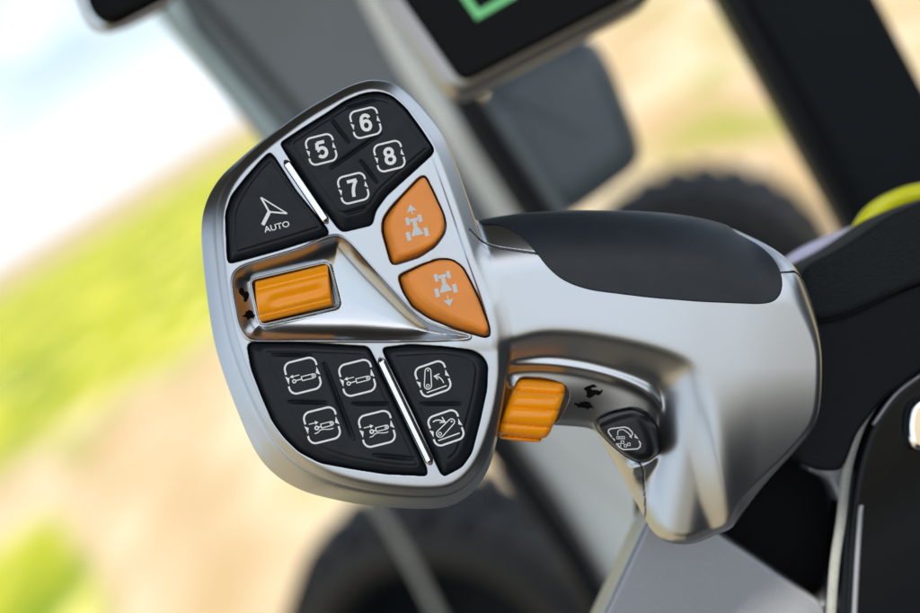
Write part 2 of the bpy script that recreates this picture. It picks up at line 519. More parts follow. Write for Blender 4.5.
# ------------------------------------------------------------------ the metal housing
H_SH = 0.75
G = Grid(190, 832, 66, 562, H_SH)
X, Y = G.X, G.Y
dF = G.dist(Fp, True, sig=1.5)
dS = G.dist(Sp, True, sig=1.5)
dA = G.dist(Ap, True, sig=2.5)
dU = G.dist(Up, True, sig=2.5)
dSc = G.dist(pSc)
dW = G.dist(pW)
dL = line_dist(list(lip), X[::2, ::2], Y[::2, ::2])
dLf = np.repeat(np.repeat(dL, 2, 0), 2, 1)[:X.shape[0], :X.shape[1]]
dLf = blur(dLf, 1.5)
dPan = G.dist(panel, True, sig=1.5)
dTr = G.dist(trB)
dKn = G.dist(knob)

wch = 8.0 + 5.5 * sst(350, 440, X) * (1 - sst(330, 380, Y)) + 1.5 * sst(420, 480, Y)
slope = 7.5 / wch
Hf = -slope * 1.1 * softplus((wch - dF) / 1.1)
Hf = Hf - 1.2 * sst(wch + 5.5, wch + 7.5, dF) * sst(420, 445, X) * (1 - sst(330, 350, Y))
# scoop round the thumb wheel, with a fine raised edge
depth = 15 - 5 * sst(340, 440, X)
dsc = dSc + 0.5
scoop = -depth * (1 - np.exp(-np.maximum(dsc, 0) * 1.25 / depth))
scoop = np.where(dsc > 0, scoop, 0)
Hf = Hf + scoop + 1.1 * np.exp(-((dSc + 1.2) / 1.0) ** 2)
# slot frame
fr = np.exp(-((dW + 1.3) / 1.3) ** 4)
wall = -4.5
Hf = np.where(fr > 0.02, Hf * (1 - fr) + np.maximum(Hf, wall) * fr, Hf)

topz = -2.0 + 8 * sst(500, 700, X) - 1.5 * sst(740, 830, X)
topz = topz - 0.0012 * np.maximum(Y - 366, 0) ** 2 * sst(690, 760, X) - 0.0002 * np.maximum(X - 730, 0) ** 2
chk = sst(655, 700, X + (Y - 400) * 0.1) * sst(350, 385, Y)
HU = topz - (0.90 - 0.44 * chk) * 2.4 * softplus((1.0 - dU) / 2.4)
HU = HU - 0.16 * np.maximum(Y - 392, 0) * sst(3, 32, -dU) * chk
yy = np.maximum(Y - 372, 0)
fx_ = 1 - 0.65 * sst(585, 640, X)
HL = -26 - (0.0 * yy + 0.0062 * yy * yy) * fx_ * (1 - sst(440, 470, Y) * 0.0)
HL = HL - 3 * sst(-1, 9, dPan)
HL = HL - 16 * sst(650, 690, X)
HL = HL - 0.16 * np.maximum(Y - 400, 0) * sst(655, 690, X)
low = sst(452, 505, Y)
HL = HL * (1 - low) + low * (-56 - 0.14 * (Y - 470) - 0.004 * np.maximum(665 - X, 0) ** 2)
HL = HL + 4.6 * np.exp(-(dLf / 6.2) ** 2)
Hg = smax(HU, HL, 6.0 + 10.0 * chk * low)
Hg = blur(Hg, 1.0 / H_SH)
gx, gy = np.gradient(Hg, H_SH)
ng = 1 / np.sqrt(1 + gx * gx + gy * gy)
gx, gy = np.gradient(Hf, H_SH)
nf = 1 / np.sqrt(1 + np.minimum(gx * gx + gy * gy, 6))
Rr = 9 + 53 * (1 - sst(290, 360, Y)) * (1 - 0.72 * sst(750, 800, X))
Rr = Rr + 7 * sst(455, 500, Y)
Rr = blur(Rr.astype(np.float32), 4)

cuts = [(G.dist(p), zf) for p, zf in ((pA, -16), (p58, -16), (p3, -16), (p4, -16))]
cutB = [(G.dist(b1) + 0.7, -24), (G.dist(b2) + 0.7, -24)]
dSeam = np.minimum(line_dist([(470, 230), (480, 240), (488, 244), (500, 247.5), (536, 253), (545, 254)], X, Y),
                   line_dist([(774, 272.5), (796, 272), (806, 279), (816, 286)], X, Y))
dSeam = np.minimum(dSeam, line_dist([(t[0], t[1]) for t in at30([(641, 463), (646, 473), (649, 500), (652, 545)])], X, Y))

def face_f(z):
    top = (z - Hf) * nf
    t = sst(-9, -26, z) if False else float(np.clip((-9.5 - z) / 17, 0, 1))
    t = t ** 0.8 if t > 0 else 0.0
    side = -(dF * (1 - t) + dS * t)
    side = side + 1.3 * math.exp(-((z + 9) / 1.4) ** 2)
    f = rmax(top, side * 0.85, 1.0)
    return rmax(f, np.float32(-74 - z), 24)

def grip_f(z):
    f = rmax((z - Hg) * ng, -dA, Rr)
    return rmax(f, np.float32(-118 - z), 45)

def shell_f(z):
    f = smin(face_f(z), grip_f(z), 8.0)
    for d, zf in cuts:
        f = rmax(f, -np.maximum(-d, zf - z), 0.6)
    for d, zf in cutB:
        f = np.maximum(f, -np.maximum(-d, zf - z))
    f = np.maximum(f, -np.maximum(-(dW - 0.2), -40 - z))
    f = np.maximum(f, -np.maximum(-(dTr + 0.6), -62 - z))
    f = np.maximum(f, -np.maximum(-(dKn + 1.5), -90 - z) if z < -22 else f)
    sg = np.maximum(dSeam - 0.6, -(f + 1.3))
    return np.maximum(f, -sg)

def seam_attr(V):
    d = G.samp(dSeam, V[:, 0], V[:, 1])
    a = np.clip(1.1 - d, 0, 1)
    return a * (V[:, 2] > -60)

def polish_attr(V):
    return sst(0.0, 3.0, G.samp(dSc, V[:, 0], V[:, 1])) * (V[:, 2] > -40)

stick = thing("joystick", "silver and black tractor control lever with orange buttons and numbered keypad", "joystick", P(640, 400, -60))
me = nets("housing", G, -122, 12, shell_f, 2, seam_attr)
housing = obj("housing", me, M_METAL, stick)

def surf(x, y):
    """front height of the housing"""
    a = float(G.samp(Hf, np.array([x]), np.array([y]))[0]) if x < 500 else -1e3
    b = float(G.samp(Hg, np.array([x]), np.array([y]))[0]) if x > 500 else -1e3
    return max(a, b)

# soft rubber pad on the grip
G2 = Grid(462, 800, 196, 312, 0.9)
sx, sy = np.meshgrid(G2.xs, G2.ys, indexing='ij')
mHg, mng, mdA, mRr = (G.samp(a, sx, sy).astype(np.float32) for a in (Hg, ng, dA, Rr))
dPad = G2.dist(padP, margin=60)
def pad_f(z):
    f = rmax((z - mHg) * mng, -mdA, mRr)
    f = rmax(f, np.float32(-118 - z), 45) - 1.3
    return rmax(rmax(f, -dPad, 0.8), np.float32(-100 - z), 2)
obj("grip_pad", nets("grip_pad", G2, -104, 12, pad_f, 2), M_PAD, stick, "matte black rubber pad along the top of the grip")

# ------------------------------------------------------------------ buttons
def taper(name, base, top, ztop, zbase, r, h=0.7, grooves=(), ridges=(), extra=None, lipk=1.0):
    pts = np.concatenate([base, top])
    a, b = pts.min(0) - 4, pts.max(0) + 4
    g = Grid(a[0], b[0], a[1], b[1], h)
    db = g.dist(base, margin=60) - 0.7
    dt = g.dist(top, margin=60)
    H = (ztop - 1.5 * (1 - sst(2.2, 3.8, dt)) * lipk).astype(np.float32)
    for (x0, y0, x1, y1, w, dep) in grooves:
        L = math.hypot(x1 - x0, y1 - y0)
        ux, uy = (x1 - x0) / L, (y1 - y0) / L
        mxx, myy = (x0 + x1) / 2, (y0 + y1) / 2
        u = (g.X - mxx) * ux + (g.Y - myy) * uy
        v = -(g.X - mxx) * uy + (g.Y - myy) * ux
        env = np.sqrt(np.maximum(1 - (np.abs(u) / (L / 2)) ** 2.5, 0))
        # a sharp upper step with a soft lower run-out
        prof = np.where(v < 0, np.exp(-(v / (w * 0.45)) ** 2), np.exp(-(v / (w * 1.0)) ** 2))
        H -= (dep * env * prof).astype(np.float32)
        H += (0.0 * dep * env * np.exp(-((v - w * 2.0) / (w * 0.7)) ** 2)).astype(np.float32)
    if extra is not None:
        H += extra(g)
    def f(z):
        t = float(np.clip((z - zbase) / (ztop - zbase), 0, 1)) ** 1.4
        side = -(db * (1 - t) + dt * t) * 0.8
        return rmax(rmax(z - H, side, r), np.float32(zbase - 12 - z), 0.5)
    return nets(name, g, zbase - 14, ztop + 4, f, 1)

ZT = 5.0
me = taper("button", pA, tA, ZT, -6, 1.6)
btA = obj("button", me, M_RUBBER, stick, "black key marked AUTO with an arrowhead")
def ledge(g):
    d = line_dist([(345, 223), (368, 217.5)], g.X, g.Y)
    return 0 * d
me = taper("button", p58, t58, ZT, -6, 1.6, grooves=[(331, 118, 350, 143, 2.4, 3.6), (383, 133, 330, 170, 2.0, 3.6), (361, 160, 378, 183, 2.4, 3.6),
                                                    (346, 108, 376, 99.5, 1.8, 3.0), (345, 214, 367, 208, 2.0, 2.5)])
bt58 = obj("button", me, M_RUBBER, stick, "black four-way key numbered 5 to 8")
me = taper("button", p3, t3, ZT, -6, 1.6, grooves=[(272, 354, 313, 354, 2.0, 3.6), (325, 362, 355, 440, 3.0, 4.6), (288, 401, 328, 402, 2.0, 3.6),
                                                  (352, 403, 390, 403, 2.0, 3.6), (373, 454, 415, 458, 2.4, 3.8)])
bt3 = obj("button", me, M_RUBBER, stick, "black four-way key with four hydraulic cylinder symbols")
me = taper("button", p4, t4, ZT, -6, 1.6, grooves=[(420, 403, 462, 403, 2.0, 3.6)])
bt4 = obj("button", me, M_RUBBER, stick, "black two-way key with two lever symbols")
me = taper("button", b1, t1, 8.5, -9, 2.6, lipk=0.0)
bo1 = obj("button", me, M_ORANGE, stick, "orange key with axle and arrow pointing away")
me = taper("button", b2, t2, 8.5, -9, 2.6, lipk=0.0)
bo2 = obj("button", me, M_ORANGE, stick, "orange key with axle and arrow pointing back")
me = taper("trigger_button", trB, trT, -13, -36, 6.0, lipk=0.0)
btt = obj("trigger_button", me, M_TRIG, stick, "black finger key with a framed changeover symbol under the grip")

# polished divider bars between the black keys
def bar(x0, y0, x1, y1, rad, zc):
    g = Grid(min(x0, x1) - 8, max(x0, x1) + 8, min(y0, y1) - 8, max(y0, y1) + 8, 0.7)
    L = math.hypot(x1 - x0, y1 - y0)
    ux, uy = (x1 - x0) / L, (y1 - y0) / L
    u = (g.X - x0) * ux + (g.Y - y0) * uy
    v = -(g.X - x0) * uy + (g.Y - y0) * ux
    rr = rad * np.clip(np.minimum(u, L - u) / 5, 0.0, 1) ** 0.5
    out = np.maximum(-u, u - L)
    def f(z):
        zz = z - zc
        d = np.sqrt(v * v + (zz * 0.9) ** 2 * (1 if zz > 0 else 0)) - rr
        return np.maximum(np.maximum(d, out), -10 - z)
    return nets("divider_bar", g, -13, zc + rad * 1.3 + 2, f, 1)
obj("divider_bar", bar(284.5, 160, 328, 224, 4.1, 1.2), M_ROD, stick)
obj("divider_bar", bar(379.5, 357, 431.5, 465, 4.3, 1.2), M_ROD, stick)

# thumb wheel in the scoop
def wheel_top():
    g = Grid(244, 344, 256, 330, 0.6)
    c, s_ = math.cos(math.radians(-13.5)), math.sin(math.radians(-13.5))
    x0, y0 = 293.2, 293.2
    u = (g.X - x0) * c + (g.Y - y0) * s_
    v = -(g.X - x0) * s_ + (g.Y - y0) * c
    u = u - 0.12 * v * -1
    R = 25.0
    vv = np.clip(v / R, -0.99, 0.99)
    H = R * np.sqrt(1 - vv * vv) - 19.5
    # a soft finger trough and one narrow flute
    H = H - 3.4 * np.exp(-((v - 2.5) / 5.5) ** 2) * sst(-30, -15, u) * (1 - sst(24, 38, u))
    H = H - 1.3 * np.exp(-((v - 13.5) / 1.5) ** 2) - 0.9 * np.exp(-((v + 11) / 1.4) ** 2)
    side = np.maximum(np.abs(u) - 37.4, np.abs(v) - 20.8)
    def f(z):
        return rmax(rmax((z - H) * 0.85, side, 2.2), np.float32(-28 - z), 0.5)
    return nets("thumbwheel", g, -30, 12, f, 2)
obj("thumbwheel", wheel_top(), M_WHEEL, stick, "wide orange thumb roller set in the silver scoop")

def wheel_side():
    g = Grid(484, 584, 362, 456, 0.6)
    xc, yc = 533.5, 411.5
    u = (g.X - xc) + 0.36 * (g.Y - yc)
    v = (g.Y - yc) - 0.09 * (g.X - xc)
    R = 35.0
    a = np.arcsin(np.clip(v / R, -0.999, 0.999))
    rib = np.abs(np.cos(a * 5.9 + 1.9)) ** 0.5
    Rv = R
    H = np.sqrt(np.maximum(Rv * Rv - v * v, 0)) - 47 + (rib - 1) * 5
    taper_ = 2.2 * (u / 27) ** 2
    H = H - taper_
    side = np.abs(u) - 27.6 + 1.5 * (v / R) ** 2
    def f(z):
        zz = z + 47
        cyl = np.sqrt(v * v + zz * zz) - (Rv + (rib - 1) * 4.6 - taper_)
        return rmax(cyl.astype(np.float32), side, 8.0)
    return nets("thumbwheel", g, -85, 0, f, 2)
obj("thumbwheel", wheel_side(), M_WHEEL, stick, "ribbed orange knob under the neck of the grip")

# ------------------------------------------------------------------ printed symbols
class Ink:
    def __init__(self, zf):
        self.v, self.f, self.n = [], [], 0
        self.zf = zf
    def _z(self, x, y):
        return self.zf(x, y) + 0.28 + 0.012 * self.n
    def strip(self, pts, w, closed=False):
        p = [np.array(q, float) for q in pts]
        N = len(p)
        base = len(self.v)
        for i in range(N):
            a = p[i - 1] if (i > 0 or closed) else p[i]
            b = p[(i + 1) % N] if (i < N - 1 or closed) else p[i]
            t0 = p[i] - a; t1_ = b - p[i]
            t0 = t0 / np.linalg.norm(t0) if np.linalg.norm(t0) > 1e-6 else t1_ / np.linalg.norm(t1_)
            t1_ = t1_ / np.linalg.norm(t1_) if np.linalg.norm(t1_) > 1e-6 else t0
            t = t0 + t1_
            t = t / max(np.linalg.norm(t), 1e-6)
            nrm = np.array([-t[1], t[0]])
            k = 1 / max(0.4, abs(nrm @ np.array([-t0[1], t0[0]])))
            for s_ in (-1, 1):
                q = p[i] + nrm * s_ * w / 2 * k
                self.v.append(P(q[0], q[1], self._z(q[0], q[1])))
        m = N if closed else N - 1
        for i in range(m):
            a, b = base + 2 * i, base + 2 * ((i + 1) % N)
            self.f.append((a, a + 1, b + 1, b))
        self.n += 1
    def poly(self, pts):
        base = len(self.v)
        for q in pts:
            self.v.append(P(q[0], q[1], self._z(q[0], q[1])))
        self.f.append(tuple(range(base, base + len(pts))))
        self.n += 1
    def circ(self, x, y, r, w=None):
        pts = [(x + r * math.cos(a), y + r * math.sin(a)) for a in np.linspace(0, 2 * math.pi, 18)[:-1]]
        if w:
            self.strip(pts, w, True)
        else:
            self.poly(pts)
    def build(self, name, m, parent, label=None):
        me = mesh_from(name, self.v, self.f, False)
        me.materials.append(m)
        # make every face look at the camera
        import bmesh
        bm = bmesh.new(); bm.from_mesh(me)
        for fc in bm.faces:
            fc.normal_update()
            if fc.normal.z < 0:
                fc.normal_flip()
        bmesh.ops.triangulate(bm, faces=bm.faces[:])
        bm.to_mesh(me); bm.free()
        me.materials.clear()
        return obj(name, me, m, parent, label)

flat = lambda z: (lambda x, y: z)
ANG = math.radians(-14)
wv = np.array([math.cos(ANG), math.sin(ANG)])
hv = np.array([-math.sin(ANG), math.cos(ANG)])

def frame(ink, cx, cy, h, r, w=2.0, wv=wv, hv=hv):
    c = np.array([cx, cy])
    L = lambda a, b: c + wv * a + hv * b
    def arc(ac, bc, a0):
        return [L(ac + r * math.cos(t), bc + r * math.sin(t)) for t in np.radians(np.linspace(a0, a0 + 90, 8))]
    k = h - r
    top = [L(-h * 0.99, -0.30 * h)] + arc(-k, -k, 180) + arc(k, -k, 270) + [L(h, -0.44 * h)]
    bot = [L(h * 0.99, 0.30 * h)] + arc(k, k, 0) + arc(-k, k, 90) + [L(-h, 0.44 * h)]
    ink.strip(top, w)
    ink.strip(bot, w)
    ink.poly([L(0.97 * h, -0.33 * h), L(0.84 * h, 0.04 * h), L(1.08 * h, 0.2 * h)])
    ink.poly([L(-0.97 * h, 0.33 * h), L(-0.84 * h, -0.04 * h), L(-1.08 * h, -0.2 * h)])
    return L

def text_mesh(ch, cx, cy, size, z, ang, bold=0.0, wx=1.0):
    cu = bpy.data.curves.new("t", 'FONT')
    cu.body = ch
    cu.align_x = 'CENTER'
    cu.align_y = 'CENTER'
    cu.size = 1.0
    cu.offset = bold
    cu.resolution_u = 6
    o = bpy.data.objects.new("t", cu)
    col.objects.link(o)
    dg = bpy.context.evaluated_depsgraph_get()
    me = bpy.data.meshes.new_from_object(o.evaluated_get(dg))
    bpy.data.objects.remove(o)
    vs = np.array([v.co[:] for v in me.vertices])
    lo, hi = vs.min(0), vs.max(0)
    mid = (lo + hi) / 2
    k = size / (hi[1] - lo[1])
    ca, sa = math.cos(-ang), math.sin(-ang)
    X0, Y0, Z0 = P(cx, cy, z)
    for v in me.vertices:
        x, y = (v.co.x - mid[0]) * k * wx, (v.co.y - mid[1]) * k
        v.co = (X0 + (x * ca - y * sa) * S, Y0 + (x * sa + y * ca) * S, Z0)
    me.materials.clear()
    return me

# numbered four-way key
ink = Ink(flat(ZT))
for ch, cx, cy in (("5", 321.6, 150), ("6", 365.8, 123.4), ("7", 353.6, 188.7), ("8", 389.6, 156.7)):
    frame(ink, cx, cy, 13.6, 6.0, 1.9)
ink.build("symbol_frame", M_WHITE, bt58)
def arcp(cx, cy, rx, ry, a0, a1, n=14):
    return [(cx + rx * math.cos(t), cy + ry * math.sin(t)) for t in np.radians(np.linspace(a0, a1, n))]
GLYPH = {   # strokes in a 14 x 20 box centred on the origin, y down
    "5": [[(5.2, -8.3), (-3.6, -8.3)], [(-3.5, -8.6), (-4.6, -0.6)], [(-4.7, 0.0)] + arcp(0.2, 3.2, 4.9, 5.2, -145, 150, 18)],
    "6": [arcp(0, 3.1, 4.7, 5.2, 0, 360, 24), arcp(0.4, -2.6, 5.1, 6.0, -22, -110, 8) + [(-3.2, -6.8), (-4.6, -3.2), (-4.8, 2.8)]],
    "7": [[(-5.6, -8.3), (5.6, -8.3)], [(5.0, -8.0), (2.4, -4.6), (0.2, -0.4), (-1.2, 4.4), (-1.7, 9.9)]],
    "8": [arcp(0, -4.4, 4.2, 4.1, 0, 360, 22), arcp(0, 4.0, 4.8, 4.5, 0, 360, 24)],
}
def glyph(ch, cx, cy, k, w, parent, zt, name, label, G_=GLYPH, ang=ANG):
    ink = Ink(flat(zt))
    c_, s__ = math.cos(ang), math.sin(ang)
    for i_, st_ in enumerate(G_[ch]):
        closed = len(st_) > 20
        pts = [(cx + (a * c_ - b * s__) * k, cy + (a * s__ + b * c_) * k) for a, b in (st_[:-1] if closed else st_)]
        ink.strip(pts, w, closed)
    return ink.build(name, M_WHITE, parent, label)
for ch, cx, cy in (("5", 321.9, 150.2), ("6", 366.0, 123.4), ("7", 353.8, 188.4), ("8", 389.8, 156.6)):
    glyph(ch, cx, cy, 0.87, 3.3, bt58, ZT, "numeral", "white numeral " + ch)
# AUTO key
ink = Ink(flat(ZT))
A_, B_, C_, D_ = (261.6, 197.8), (287.6, 213.8), (269.8, 212.2), (263.4, 225.2)
ink.strip([A_, B_], 1.3)
ink.strip([B_, C_], 1.6)
ink.strip([C_, A_], 1.9)
ink.strip([(270.5, 211), D_], 3.6)
ink.build("symbol", M_WHITE, btA)
obj("lettering", text_mesh("AUTO", 277.2, 226.9, 6.0, ZT + 0.3, math.radians(-14), 0.012, 1.12), M_WHITE, btA, "white word AUTO")

def cyl_icon(ink, cx, cy, kind):
    L = frame(ink, cx, cy, 16.0, 7.0, 1.9)
    if kind == 0:      # extending
        o = (0, 0)
        ink.strip([L(-11.5, -1.5), L(-3, -1.5)], 0.9)
        ink.poly([L(-13, -1.5), L(-9.5, -3.3), L(-9.5, 0.3)])
        ink.circ(*L(-9.5, 3.4), 1.6, 1.1)
        ink.strip([L(-7.8, 3.2), L(-1.5, 2.9)], 1.1)
        ink.strip([L(-1.5, 0.7), L(10, 0.7), L(12, 1.2), L(12.6, 2.7), L(12, 4.2), L(10, 4.8), L(-1.5, 4.8)], 0.9, True)
        ink.circ(*L(9.8, 2.7), 1.0, 0.8)
    else:
        ink.strip([L(-12.5, -4.0), L(-5, -4.0)], 0.9)
        ink.poly([L(-2.6, -4.0), L(-6, -6.0), L(-6, -2.0)])
        ink.circ(*L(-5.6, 1.4), 1.7, 1.3)
        ink.strip([L(-4.0, 1.2), L(-1.0, 0.9)], 1.1)
        ink.strip([L(-1.0, -1.4), L(9.5, -1.4), L(11.2, -0.9), L(11.8, 0.5), L(11.2, 1.9), L(9.5, 2.5), L(-1.0, 2.5)], 0.9, True)
        ink.circ(*L(9.2, 0.5), 1.0, 0.8)
        ink.strip([L(-9, 6.4), L(-6, 6.2), L(-3, 4.4), L(0, 4.0), L(4, 5.2), L(8, 5.8), L(10.5, 5.4)], 0.9)
ink = Ink(flat(ZT))
cyl_icon(ink, 303.2, 375.4, 0)
cyl_icon(ink, 357.5, 377.6, 0)
cyl_icon(ink, 322.4, 424.8, 1)
cyl_icon(ink, 377.2, 428.4, 1)
ink.build("symbol", M_WHITE, bt3, "four white framed symbols of hydraulic cylinders")

ink = Ink(flat(ZT))
ANG2 = math.radians(-19)
w2 = np.array([math.cos(ANG2), math.sin(ANG2)]); h2 = np.array([-math.sin(ANG2), math.cos(ANG2)])
def q4(px, py):
    return (410 + px / 10.2, 350 + py / 10.2)
def q5(px, py):
    return (420 + px / 11.15, 400 + py / 11.15)
frame(ink, 433, 378.6, 15.2, 6.6, 1.9, w2, h2)
def capsule(ink, a, b, ra, rb, w):
    a, b = np.array(a), np.array(b)
    d = (b - a) / np.linalg.norm(b - a)
    th = math.atan2(d[1], d[0])
    pts = [a + ra * np.array([math.cos(t), math.sin(t)]) for t in np.linspace(th + math.pi / 2, th + 3 * math.pi / 2, 9)]
    pts += [b + rb * np.array([math.cos(t), math.sin(t)]) for t in np.linspace(th - math.pi / 2, th + math.pi / 2, 9)]
    ink.strip(pts, w, True)
capsule(ink, q4(184, 360), q4(184, 212), 3.6, 2.9, 1.0)
ink.circ(*q4(184, 362), 1.5, 0.8)
ink.circ(*q4(184, 207), 0.9)
ink.strip([q4(172, 432), q4(375, 360)], 1.1)
ink.strip([q4(262, 266), q4(295, 272), q4(320, 292), q4(338, 318), q4(344, 334)], 1.1)
ink.strip([q4(302, 240), q4(248, 264), q4(288, 298)], 1.1)
frame(ink, 446, 427.4, 15.2, 6.6, 1.9, w2, h2)
capsule(ink, q5(225, 370), q5(352, 238), 3.6, 3.0, 1.0)
ink.circ(*q5(224, 371), 1.5, 0.8)
ink.circ(*q5(352, 234), 0.9)
ink.strip([q5(205, 448), q5(442, 362)], 1.2)
ink.strip([q5(145, 240), q5(175, 222), q5(210, 218), q5(250, 228), q5(280, 240)], 1.2)
ink.strip([q5(245, 185), q5(282, 241), q5(220, 248)], 1.1)
ink.build("symbol", M_WHITE, bt4, "two white framed symbols of a tilting lever")

# axle symbols on the orange keys
def axle(ink, T):
    def R(cx, cy, a, b, ang=0):
        pts = []
        for sx_, sy_ in ((-1, -1), (1, -1), (1, 1), (-1, 1)):
            pts.append(T(cx + sx_ * a, cy + sy_ * b))
        ink.poly(pts)
    R(-4.6, -3.2, 1.3, 2.7); R(4.6, -3.2, 1.3, 2.7)
    R(0, -3.2, 3.0, 1.1)
    R(0, 0.4, 1.5, 2.4)
    ink.poly([T(-2.0, 2.8), T(2.0, 2.8), T(4.6, 8.2), T(-4.6, 8.2)])
    R(-6.6, 7.4, 1.5, 3.1); R(6.6, 7.4, 1.5, 3.1)
ink = Ink(flat(8.5))
c, s_ = math.cos(math.radians(-14)), math.sin(math.radians(-14))
T1 = lambda a, b: (415.2 + 1.38 * (a * c - b * s_), 224.6 + 1.38 * (a * s_ + b * c))
axle(ink, T1)
ink.poly([T1(0, -14.5), T1(-3.8, -9.2), T1(0, -10.2), T1(3.8, -9.2)])
ink.strip([T1(0, -11), T1(0, -7)], 1.2)
ink.build("symbol", M_GREYP, bo1)
ink = Ink(flat(8.5))
T2 = lambda a, b: (443.6 + 1.38 * (a * c - b * s_), 280.7 + 1.38 * (a * s_ + b * c))
axle(ink, lambda a, b: T2(a, b))
ink.poly([T2(0, 19.0), T2(-3.8, 13.7), T2(0, 14.7), T2(3.8, 13.7)])
ink.strip([T2(0, 15), T2(0, 11)], 1.2)
ink.build("symbol", M_GREYP, bo2)

# changeover symbol on the finger key
ink = Ink(flat(-13.0))
def q6(px, py):
    x, y = 600 + px / 10.2, 415 + py / 10.2
    k = (DC + 13) / DC
    return ((x - CX) * k + CX, (y - CY) * k + CY)
ink.strip([q6(120, 225), q6(85, 175), q6(90, 150), q6(115, 138), q6(250, 122), q6(290, 135), q6(325, 170), q6(335, 200)], 1.3)
ink.strip([q6(165, 290), q6(200, 330), q6(240, 352), q6(380, 345), q6(408, 325), q6(412, 290), q6(395, 262)], 1.3)
ink.poly([q6(352, 190), q6(352, 230), q6(395, 245)])
ink.poly([q6(118, 228), q6(150, 268), q6(152, 245)])
ink.strip([q6(180, 205), q6(182, 165), q6(205, 148), q6(240, 150), q6(285, 180), q6(310, 205)], 0.9)
ink.poly([q6(295, 215), q6(330, 195), q6(322, 238)])
for xx in (170, 200, 230):
    ink.strip([q6(xx, 218), q6(xx + 20, 218), q6(xx + 22, 243), q6(xx + 2, 243)], 0.6, True)
for xx, yy_ in ((185, 290), (215, 262), (245, 300), (280, 285)):
    ink.strip([q6(xx, yy_), q6(xx + 26, yy_), q6(xx + 28, yy_ + 26), q6(xx + 2, yy_ + 26)], 0.7, True)
ink.build("symbol", M_GREYP, btt)

# fast and slow animals printed on the metal
def zs(x, y):
    return surf(x, y) + 0.25
def decal(polys, label):
    ink = Ink(zs)
    for p in polys:
        ink.poly(p)
    return ink.build("marking", M_BLACKP, stick, label)
def q7(pts):
    out = []
    for a, b in pts:
        x, y = 565 + a / 12.26, 375 + b / 12.26
        out.append(((x - CX) * K30 + CX, (y - CY) * K30 + CY))
    return out
RAB = [(228, 165), (262, 143), (300, 128), (345, 112), (385, 132), (388, 150), (340, 155), (318, 165), (332, 182), (400, 185), (432, 200), (448, 178), (466, 190), (455, 215), (430, 245), (400, 250), (370, 240), (350, 265), (300, 290), (282, 277), (255, 262), (270, 240), (262, 200), (240, 185)]
TUR = [(115, 352), (135, 345), (165, 360), (200, 336), (260, 328), (310, 340), (330, 375), (365, 405), (340, 412), (310, 405), (290, 432), (270, 415), (200, 402), (170, 408), (150, 380), (120, 368)]
decal([q7(RAB)], "black running hare mark beside the knob")
decal([q7(TUR)], "black tortoise mark beside the knob")
q8 = lambda pts: [(230 + a / 11.15, 275 + b / 11.15) for a, b in pts]
decal([q8([(98, 150), (125, 138), (140, 158), (150, 185), (185, 180), (202, 215), (192, 260), (168, 302), (145, 292), (148, 262), (135, 235), (115, 220), (95, 190)])], "small black hare mark in the scoop")
decal([q8([(135, 455), (162, 440), (168, 410), (200, 388), (235, 400), (250, 438), (270, 450), (257, 468), (252, 497), (236, 480), (215, 480), (190, 502), (178, 472), (140, 466)])], "small black tortoise mark in the scoop")

# ------------------------------------------------------------------ slabs, tubes for the surroundings
def slab(name, pts, z, thick, bevel, m, parent=None, label=None, r=1e9, closed=True, crown=0.0, zfun=None):
    """outline seen over (x,y) at depth z, extruded back by thick, with a rounded front edge"""
    k = (DC - z) / DC
    out = rnd(pts, r, 5) if r else np.array(pts, float)
    N = len(out)
    c = out.mean(0)
    # orientation
    area = 0.5 * np.sum(out[:, 0] * np.roll(out[:, 1], -1) - out[:, 1] * np.roll(out[:, 0], -1))
    t = np.roll(out, -1, 0) - np.roll(out, 1, 0)
    t /= np.maximum(np.linalg.norm(t, axis=1)[:, None], 1e-6)
    nrm = np.stack([-t[:, 1], t[:, 0]], 1) * (1 if area > 0 else -1)   # inward
    rings = []
    for a in np.linspace(0, math.pi / 2, 6):
        ins = bevel * (1 - math.cos(a)) 
        rings.append((ins, z - bevel * (1 - math.sin(a))))
    rings = [(0.0, z - thick)] + rings
    vs, fs = [], []
    for ins, zz in rings:
        q = out + nrm * ins
        for p_ in q:
            vs.append(((p_[0] - CX) * k * S, (CY - p_[1]) * k * S, zz * S))
    for ri in range(len(rings) - 1):
        for i in range(N):
            a, b = ri * N + i, ri * N + (i + 1) % N
            fs.append((a, b, b + N, a + N))
    fs.append(tuple(range((len(rings) - 1) * N, len(rings) * N)))
    fs.append(tuple(reversed(range(N))))
    import bmesh
    me = mesh_from(name, vs, fs)
    bm = bmesh.new(); bm.from_mesh(me)
    bmesh.ops.recalc_face_normals(bm, faces=bm.faces[:])
    bm.to_mesh(me); bm.free()
    for p_ in me.polygons:
        if len(p_.vertices) > 4:
            p_.use_smooth = False
    return obj(name, me, m, parent, label)

